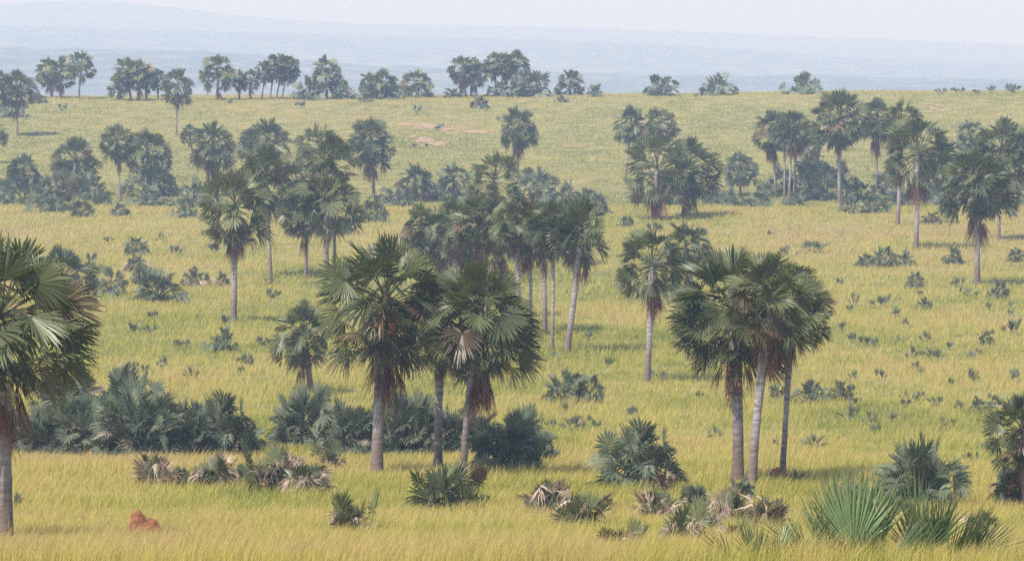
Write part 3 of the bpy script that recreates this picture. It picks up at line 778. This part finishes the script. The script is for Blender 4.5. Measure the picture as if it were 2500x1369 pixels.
 (62, 292, 24, 12, 's0', 'tiny tuft beside the dark bush on the slope', GB),
 (100, 252, 30, 16, 'b0', 'low round bush between two slender palms at the crest', GB),
 (155, 272, 30, 17, 's0', 'isolated tuft just below the shaggy crest palms', GB),
 (563, 254, 22, 8, 's0', 'flat little tuft under the short drooping crest palm', GB),
 (733, 265, 28, 16, 's0', 'small dark tuft below the bushes of the tall crest palm', GB),
 (895, 248, 34, 20, 'b0', 'dark shrub in front of the shaggy crest palm', GB),
 (1020, 280, 26, 24, 's0', 'upright tuft above the long bare soil strip', GB),
 (1172, 264, 36, 32, 'b0', 'dark little bush below the two parallel crest trunks', GB),
 (1372, 250, 24, 18, 'b0', 'dark little bush below the short stout crest palm', GB),
 (1455, 236, 36, 26, 'b0', 'round bush standing next after the short stout crest palm', GB),
 (1110, 238, 46, 18, 'b0', 'low wide bush beside the two parallel crest trunks', GB),
 (1222, 236, 56, 32, 'b0', 'bush at the foot of the tall crest trio', GB),
 (1300, 236, 86, 60, 'b0', 'large round bush beside the tall crest trio', GB),
 (1275, 236, 40, 50, 'b0', 'narrow bush between the crest trio and the large round bush', GB),
 (755, 243, 74, 48, 'b0', 'wide bush beside the tall crest palm', GB),
 (842, 242, 50, 30, 'b0', 'low bush on the far side of the tall crest palm', GB),
 (950, 242, 50, 40, 'b0', 'bush at the foot of the broad shaggy crest palm', GB),
 (1612, 234, 70, 42, 'b0', 'open bush with spreading side fans, alone on the crest', GB),
 (1698, 240, 18, 11, 's0', 'speck of dark tuft beside the rounded crest bush', GB),
 (1750, 233, 68, 46, 'b0', 'dense rounded bush alone on the crest', GB),
 (1960, 230, 70, 46, 'b0', 'rounded bush next to the tallest slope palm top on the crest', GB),
 (2298, 232, 26, 16, 'xs0', 'first small shrub of the far crest line', 'shrubs on the far crest'),
 (2340, 228, 40, 12, 'xs0', 'flat shrub second in the far crest line', 'shrubs on the far crest'),
 (2382, 229, 36, 10, 'xs0', 'low shrub third in the far crest line', 'shrubs on the far crest'),
 (2422, 228, 26, 19, 'xs0', 'roundest dark shrub of the far crest line', 'shrubs on the far crest'),
 (2468, 229, 38, 16, 'xs0', 'last shrub of the far crest line', 'shrubs on the far crest'),
]
for a in PALMS: palm(*a)
for a in BUSHES: bush(*a)

# two plants of broad fan blades close to the camera; each blade is a part
def blade_plant(px, py, leaves, label):
    global rng
    x, y, z = ground_at(px, py); s = FPX / y
    root = bpy.data.objects.new('broad_fan_plant', None); COL.objects.link(root); root.location = (x, y, z); root.scale = (1.06,) * 3
    tag(root, label, 'young palm', 'broad fan plants close by')
    for i, (dx, dy, az, el, Lp, R, spread, roll, tone, bend) in enumerate(leaves):
        rng = np.random.default_rng(8000 + i + int(px))
        B = Buf()
        frond(B, np.array([dx, dy, -.05]), az, el, Lp, R, nseg=24, spread=spread * .88, fold=.16, droop=.02, bend=bend, sag=.02, roll=roll, tip=.3, tone=tone, lod=2,
              join=.46, ragged=.05, pet=.022, pleat=.8)
        link('fan_blade', B.mesh('fan_blade', M_NEAR), root)
P2 = math.pi / 2
blade_plant(2090, 1384, [(0, 0, -P2, 1.40, .35, 1.75, 1.0, 0.0, .95, -.12), (-.15, .12, -P2, 1.45, .35, 1.65, .95, 0.35, .45, -.1), (-.45, .1, 2.6, 1.2, .25, 1.3, .8, .9, .25, 0), (.4, .2, .5, 1.2, .3, 1.4, .8, -.7, .4, 0),
     (-.2, .35, 1.9, 1.3, .4, 1.5, .9, .3, .15, 0), (-.6, .2, 3.0, .75, .3, 1.1, .8, 1.2, .1, .1), (.15, -.25, -1.2, 1.0, .15, 1.0, .9, .2, .35, -.1), (-.35, -.2, -2.2, 1.0, .15, 1.1, .9, -.3, .2, -.1),
     (.3, .3, -P2, 1.35, .4, 1.55, .9, -.4, .6, -.1), (.6, 0, -.3, .9, .2, 1.1, .8, .6, .15, 0)],
     'big pale green upright fan blades rising from tall grass close to the camera')
blade_plant(2270, 1382, [(0, 0, 1.0, 1.35, .3, 1.3, .95, .5, .1, 0), (.4, .1, .3, .85, .3, 1.3, .9, -.9, .2, 0), (.6, .2, .1, .6, .3, 1.15, .8, 1.1, .3, 0), (-.15, .2, 2.0, 1.4, .45, 1.5, .5, .2, .3, 0), (.3, -.2, -.9, .95, .2, 1.1, .9, .3, .12, -.1),
     (-.2, -.1, -P2, 1.3, .2, 1.2, 1.0, .1, .05, -.1), (.15, .25, -1.0, 1.25, .35, 1.3, .9, .3, .2, -.1), (.45, -.15, -.2, 1.1, .2, 1.15, .9, -.2, .35, 0)],
     'dark green fan blades beside the big pale green ones')
blade_plant(1850, 1388, [(0, 0, 2.2, 1.2, .2, .95, .9, .5, .15, 0), (.3, .1, .8, 1.0, .25, .95, .9, -.4, .45, 0), (.55, 0, .2, .7, .2, .9, .8, .9, .6, .1), (-.3, .1, 2.9, .8, .2, .8, .9, .9, .1, 0), (0, -.1, -P2, 1.2, .15, .85, 1.0, 0, .3, -.1), (.3, -.1, -1.2, 1.1, .15, .8, 1.0, .3, .5, 0)],
     'low olive fan blades half sunk in tall grass, smallest of the blade plants')

# faint tufts nobody could tell apart, scattered through the open meadow
_t = random.Random(77)
for (x0, x1, y0, y1, nn) in ((2040, 2490, 700, 1010, 26), (250, 640, 770, 935, 14), (180, 480, 560, 770, 7), (1340, 1560, 880, 1100, 7), (600, 900, 690, 760, 4), (1520, 1900, 560, 600, 4), (1960, 2480, 1040, 1180, 8), (1000, 1450, 270, 370, 7)):
    for _ in range(nn):
        w_ = _t.uniform(18, 38) * (.6 if y1 < 400 else 1)
        bush(_t.uniform(x0, x1), _t.uniform(y0, y1), w_, w_ * _t.uniform(.4, .8), 's0', 'one of the faint grey-green leaf tufts scattered all over the open grass', 'faint tufts scattered over the grass')


# ------------------------------------------------------------------ termite mounds
def mound(px, py, w, h, peaks, label, name='termite_mound', cat='termite mound'):
    x, y, z = ground_at(px, py); x, y, z = ground_at(px, py + .2 * FPX / y); s = FPX / y
    W = w / s / 2; Hm = h / s + .30
    na, nr = 56, 30
    v = []; f = []
    r_ = np.random.default_rng(int(px))
    for j in range(nr + 1):
        rr = j / nr
        for i in range(na):
            a = 2 * math.pi * i / na
            q = rr * (1 + .14 * math.sin(3 * a + 1) + .08 * math.sin(7 * a)) 
            gx, gy = q * math.cos(a) * 1.15, q * math.sin(a)
            hh = 0
            for (cx, cy, amp, wd) in peaks:
                dd = math.hypot((gx - cx), (gy - cy)) / wd
                hh = max(hh, amp * max(0, 1 - dd ** 1.6) ** .9 if dd < 1 else 0)
            hh = max(hh, .42 * max(0, 1 - rr ** 2.0))
            nz = float(fbm(gx * 5 + 3, gy * 5, 31, 3)) * .30 * (1 - rr * .6)
            hh = max(0, hh + nz * (hh > 0.03))
            v.append((gx * W + .07 * W * float(fbm(gx * 6, gy * 6 + hh * 5, 8, 2)) * 3, gy * W * .8, hh * Hm - (.25 if j == nr else 0.03)))
    for j in range(nr):
        for i in range(na):
            a = j * na + i; b = j * na + (i + 1) % na
            f.append((a, a + na, b + na, b))
    me = bpy.data.meshes.new(name); me.from_pydata(v, [], f); me.update(); me.materials.append(M_MOUND)
    o = link(name, me); o.location = (x, y, z); tag(o, label, cat)
    return o

# ------------------------------------------------------------------ ground and hills
def sheet(name, xs, ys, zf, mat, **k):
    X, Y = np.meshgrid(xs, ys); Z = zf(X, Y)
    nx, ny = len(xs), len(ys)
    v = np.stack([X, Y, Z], -1).reshape(-1, 3)
    i = np.arange((ny - 1) * (nx - 1)); r = i // (nx - 1); c = i % (nx - 1); a = r * nx + c
    F = np.stack([a, a + 1, a + nx + 1, a + nx], 1)
    me = bpy.data.meshes.new(name)
    me.vertices.add(len(v)); me.vertices.foreach_set('co', v.astype(np.float32).ravel())
    me.loops.add(F.size); me.loops.foreach_set('vertex_index', F.astype(np.int32).ravel())
    me.polygons.add(len(F)); me.polygons.foreach_set('loop_start', (np.arange(len(F)) * 4).astype(np.int32)); me.polygons.foreach_set('loop_total', np.full(len(F), 4, np.int32))
    me.update(); me.validate(); me.polygons.foreach_set('use_smooth', [True] * len(F)); me.materials.append(mat)
    o = link(name, me); tag(o, kind='structure', **k)
    return o

xs = np.concatenate([-np.geomspace(6000, 130, 40), np.arange(-126, 127, 3.0), np.geomspace(130, 6000, 40)])
ys = np.concatenate([np.arange(-300, 40, 20.0), np.arange(40, 780, 2.5), np.geomspace(785, 15500, 76)])
sheet('ground', xs, ys, H, M_GROUND)

def hill_z(X, Y):
    px = 1250 + FPX * X / Y
    def lvl(yrow, D): return CAMZ + (YH - yrow) * D / FPX
    y1 = np.interp(px, [-1500, 0, 500, 900, 1500, 2500, 4000], [100, 122, 128, 165, 185, 200, 210])
    y2 = np.interp(px, [-1500, 0, 700, 1250, 1500, 1800, 2200, 2500, 4000], [70, 66, 85, 98, 105, 124, 150, 160, 170])
    y3 = np.interp(px, [-1500, 0, 110, 230, 330, 430, 550, 650, 900, 1400, 1900, 2500, 4000], [40, 15, 7, 4, 12, 20, 38, 46, 60, 70, 88, 112, 130])
    z1, z2, z3 = lvl(y1, 4600), lvl(y2, 7400), lvl(y3, 10500)
    base = -60.0
    Z = np.full_like(X, base)
    for z, D, wd in ((z1, 4600, 1000), (z2, 7400, 1500), (z3, 10500, 2200)):
        g = np.exp(-((Y - D) / wd) ** 2 * 1.4)
        Z = np.maximum(Z, base + (z - base) * g)
    Z = Z + 5 * fbm(X / 120, Y / 150, 2, 3) + 3.5 * np.maximum(0, fbm(X / 14, Y / 40, 9, 2) + .12) * 2.0
    e = np.clip((Y - 3300) / 300, 0, 1) * np.clip((13000 - Y) / 300, 0, 1)
    return Z * e + (-70) * (1 - e)
sheet('hills', np.arange(-2300, 2301, 10.0), np.concatenate([np.arange(3300, 13000, 36.0)]), hill_z, M_HILL)

# bare soil patches on the slope: conformal sheets a few cm above the ground
SOIL = [(1040, 309, 95, 9, .10, 'pale pinkish strip of bare soil across the grassy slope'), (1160, 322, 60, 4, .03, 'thin pale soil streak continuing below the long bare strip'),
        (1050, 346, 46, 9, .22, 'short reddish patch of bare soil low on the slope'), (1400, 358, 30, 3, .0, 'faint narrow soil scar in the open grass slope'), (2285, 268, 28, 3, .25, 'reddish soil scar near the hill crest behind tall palms')]
def soil_mask(px, py):
    m = np.zeros(np.shape(px))
    for (cx, cy, rx, ry, sl, _) in SOIL:
        yy = py - cy - (px - cx) * sl
        m = np.maximum(m, 1.15 - np.hypot((px - cx) / rx, yy / ry) + 1.5 * fbm(px / 20.0, py / 4.0, 77, 3))
    return m
for (cx, cy, rx, ry, sl, lab) in SOIL:
    v = []; f = []; idx = {}
    nu, nv = 40, 14
    for j in range(nv + 1):
        for i in range(nu + 1):
            px = cx + (i / nu * 2 - 1) * rx * 1.3; py = cy + (j / nv * 2 - 1) * ry * 1.5 + (px - cx) * sl
            x, y, z = ground_at(px, py)
            idx[(i, j)] = len(v); v.append((x, y, z + .06))
    for j in range(nv):
        for i in range(nu):
            px = cx + ((i + .5) / nu * 2 - 1) * rx * 1.3; py = cy + ((j + .5) / nv * 2 - 1) * ry * 1.5 + (px - cx) * sl
            if soil_mask(np.array(px), np.array(py)) > .35: f.append((idx[(i, j)], idx[(i + 1, j)], idx[(i + 1, j + 1)], idx[(i, j + 1)]))
    me = bpy.data.meshes.new('bare_soil'); me.from_pydata(v, [], f); me.update(); me.materials.append(M_SOIL)
    tag(link('bare_soil', me), lab, None, None, 'structure')

# ------------------------------------------------------------------ grass
def grass_material():
    m, nt, n, l = nodes_of('savanna_grass')
    out = n.new('ShaderNodeOutputMaterial')
    a = n.new('ShaderNodeAttribute'); a.attribute_name = 'straw'
    r = ramp(n, [(0.0, G0), (0.35, G1), (0.6, G2), (1.0, G3)])
    l.new(a.outputs['Fac'], r.inputs[0])
    d = n.new('ShaderNodeBsdfDiffuse'); t = n.new('ShaderNodeBsdfTranslucent'); mx = n.new('ShaderNodeMixShader'); mx.inputs[0].default_value = .48
    l.new(r.outputs[0], d.inputs[0]); l.new(r.outputs[0], t.inputs[0]); l.new(d.outputs[0], mx.inputs[1]); l.new(t.outputs[0], mx.inputs[2]); l.new(mx.outputs[0], out.inputs['Surface'])
    return m
G0, G1, G2, G3 = (0.22, 0.26, 0.062), (0.47, 0.46, 0.092), (0.67, 0.555, 0.165), (0.61, 0.45, 0.205)

def straw_zone(D):
    return np.interp(D, [80, 90, 97, 110, 140, 158, 163, 172, 200, 235, 262, 300, 350, 400, 425, 445, 470, 520, 600, 640, 690, 760, 900],
                     [.62, .60, .54, .48, .46, .54, .68, .48, .42, .50, .36, .48, .44, .58, .62, .56, .36, .22, .24, .32, .44, .5, .4])

def make_grass(name, n, d0, d1, power, hgt, wk, three, seed, lo_thr=0.0, margin=1.22):
    r = np.random.default_rng(seed)
    # area density proportional to D^-power within the view's wedge
    u = r.random(n); e = 2 - power
    D = (d0 ** e + u * (d1 ** e - d0 ** e)) ** (1 / e)
    X = (r.random(n) * 2 - 1) * (0.125 * D * margin + 2.5)
    cl = fbm(X / 1.1, D / 1.6, 40, 2) + .5
    keep = r.random(n) < np.clip(.35 + 1.1 * cl, .1, 1)
    X, D = X[keep], D[keep]
    Z = H(X, D)
    px, py = project(X, D, Z)
    sm = soil_mask(px, py)
    keep = (sm < .60 + r.normal(0, .30, len(X)))
    X, D, Z = X[keep], D[keep], Z[keep]; n = len(X)
    big = fbm(X / 9.0, D / 16.0, 60, 3); big2 = fbm(X / 40.0, D / 30.0, 64, 2); fine = fbm(X / 1.4, D / 2.2, 66, 2)
    st = straw_zone(D + 26 * fbm(X / 14.0, D / 22.0, 90, 3) * np.clip(D / 150, .4, 2)) + .85 * big + .5 * big2 + .55 * fine + r.normal(0, .17, n)
    h = hgt * (1 + .9 * fbm(X / 3.0, D / 4.0, 70, 2) + .5 * fine) * r.uniform(.6, 1.25, n) * np.interp(D, [76, 90, 105, 300, 450, 700], [1.25, 1.2, 1.0, 1, .85, .7])
    w = wk * D * r.uniform(.6, 1.5, n)
    ph = r.uniform(0, math.pi, n)
    wx, wy = np.cos(ph) * w, np.sin(ph) * w * .5
    lean = r.normal(.22, .22, n); leany = r.normal(0, .2, n)
    tall = r.random(n) < .03
    h = np.where(tall, h * 1.45, h); st = np.where(tall, st + .35, st)
    base = np.stack([X, D, Z - .04], 1)
    L = np.stack([wx, wy, np.zeros(n)], 1)
    mid = base + np.stack([lean * h * .3, leany * h * .3, h * .58], 1)
    tip = base + np.stack([lean * h, leany * h, h], 1)
    if three:
        V = np.stack([base - L, base + L, mid + L * .75, mid - L * .75, tip], 1).reshape(-1, 3)
        S = np.stack([st - .12, st - .12, st, st, st + .2], 1).ravel()
        i = np.arange(n) * 5
        q = np.stack([i, i + 1, i + 2, i + 3], 1); t = np.stack([i + 3, i + 2, i + 4], 1)
        loops = np.concatenate([q, t], 1).ravel()
        tot = np.tile([4, 3], n)
    else:
        V = np.stack([base - L, base + L, tip], 1).reshape(-1, 3)
        S = np.stack([st - .15, st - .15, st + .2], 1).ravel()
        loops = np.arange(n * 3); tot = np.full(n, 3)
    start = np.concatenate([[0], np.cumsum(tot)[:-1]])
    me = bpy.data.meshes.new(name)
    me.vertices.add(len(V)); me.vertices.foreach_set('co', V.astype(np.float32).ravel())
    me.loops.add(len(loops)); me.loops.foreach_set('vertex_index', loops.astype(np.int32))
    me.polygons.add(len(tot)); me.polygons.foreach_set('loop_start', start.astype(np.int32)); me.polygons.foreach_set('loop_total', tot.astype(np.int32))
    me.update(calc_edges=True)
    a = me.attributes.new('straw', 'FLOAT', 'POINT'); a.data.foreach_set('value', np.clip(S, 0, 1).astype(np.float32))
    me.materials.append(M_GRASS)
    o = link(name, me); tag(o, kind='stuff')
    return o
M_GRASS = grass_material()
make_grass('grass', 520000, 76, 190, 1.6, .42, 0.75e-4, True, 5)
make_grass('grass', 900000, 188, 735, 1.75, .42, 1.0e-4, False, 6)

# ------------------------------------------------------------------ haze
def box(name, x0, x1, y0, y1, z0, z1):
    v = [(x, y, z) for z in (z0, z1) for y in (y0, y1) for x in (x0, x1)]
    f = [(0, 2, 3, 1), (4, 5, 7, 6), (0, 1, 5, 4), (2, 6, 7, 3), (0, 4, 6, 2), (1, 3, 7, 5)]
    me = bpy.data.meshes.new(name); me.from_pydata(v, [], f); me.update(); return link(name, me)
hz = box('haze', -6300, 6300, -420, 16000, -85, 180)
tag(hz, kind='stuff')
HM, nt, n, l = nodes_of('haze_air')
out = n.new('ShaderNodeOutputMaterial'); pv = n.new('ShaderNodeVolumePrincipled')
pv.inputs['Color'].default_value = (0.48, 0.64, 1.0, 1); pv.inputs['Absorption Color'].default_value = (0.87, 0.69, 1, 1); pv.inputs['Density'].default_value = 0.00036
pv.inputs['Anisotropy'].default_value = 0.0
l.new(pv.outputs[0], out.inputs['Volume']); hz.data.materials.append(HM)

# ------------------------------------------------------------------ light
SUN_EL = math.radians(56); SX, SY = -0.64, -0.77
sd = Vector((SX, SY, 0)).normalized() * math.cos(SUN_EL) + Vector((0, 0, math.sin(SUN_EL)))
sun = bpy.data.lights.new('sun', 'SUN'); sun.energy = 4.0; sun.angle = math.radians(0.6); sun.color = (1.0, 0.95, 0.86)
so = bpy.data.objects.new('sun', sun); COL.objects.link(so)
so.rotation_euler = (-sd).to_track_quat('-Z', 'Y').to_euler(); so.location = (0, 0, 200)
w = bpy.data.worlds.new('World'); scene.world = w; w.use_nodes = True
wn = w.node_tree.nodes; wl = w.node_tree.links; wn.clear()
wo = wn.new('ShaderNodeOutputWorld'); bg = wn.new('ShaderNodeBackground'); sk = wn.new('ShaderNodeTexSky')
sk.sky_type = 'NISHITA'; sk.sun_disc = False; sk.sun_elevation = SUN_EL; sk.sun_rotation = math.atan2(SX, SY)
sk.dust_density = 3.0; sk.air_density = 1.0; sk.ozone_density = 1.0; sk.altitude = 1000
bg.inputs['Strength'].default_value = 0.13
wl.new(sk.outputs[0], bg.inputs['Color']); wl.new(bg.outputs[0], wo.inputs['Surface'])

cam = bpy.data.cameras.new('camera'); co = bpy.data.objects.new('camera', cam); COL.objects.link(co)
co.location = (0, 0, CAMZ); co.rotation_euler = (math.pi / 2 - PITCH, 0, 0)
cam.sensor_width = 36; cam.lens = 36 * FPX / 2500; cam.clip_start = 1; cam.clip_end = 30000
scene.camera = co

scene.view_settings.view_transform = 'Standard'; scene.view_settings.look = 'None'
scene.view_settings.exposure = 0.55; scene.view_settings.gamma = 1
scene.render.engine = 'CYCLES'
cy = scene.cycles
cy.max_bounces = 7; cy.diffuse_bounces = 3; cy.glossy_bounces = 2; cy.transmission_bounces = 4; cy.volume_bounces = 1; cy.transparent_max_bounces = 8
cy.use_adaptive_sampling = False
cy.use_denoising = False
try: cy.denoiser = 'OPENIMAGEDENOISE'
except Exception: pass
cy.caustics_reflective = False; cy.caustics_refractive = False

mound(347, 1317, 108, 72, [(-.3, 0, 1.0, .62), (.38, .05, .78, .62), (.05, -.2, .62, .8)], 'red-brown termite mound with two peaks in the yellow grass')
mound(1898, 1165, 66, 18, [(.1, 0, 1.0, 1.1)], 'low orange-red earth heap at the foot of the palest trunk', 'earth_mound', 'earth heap')
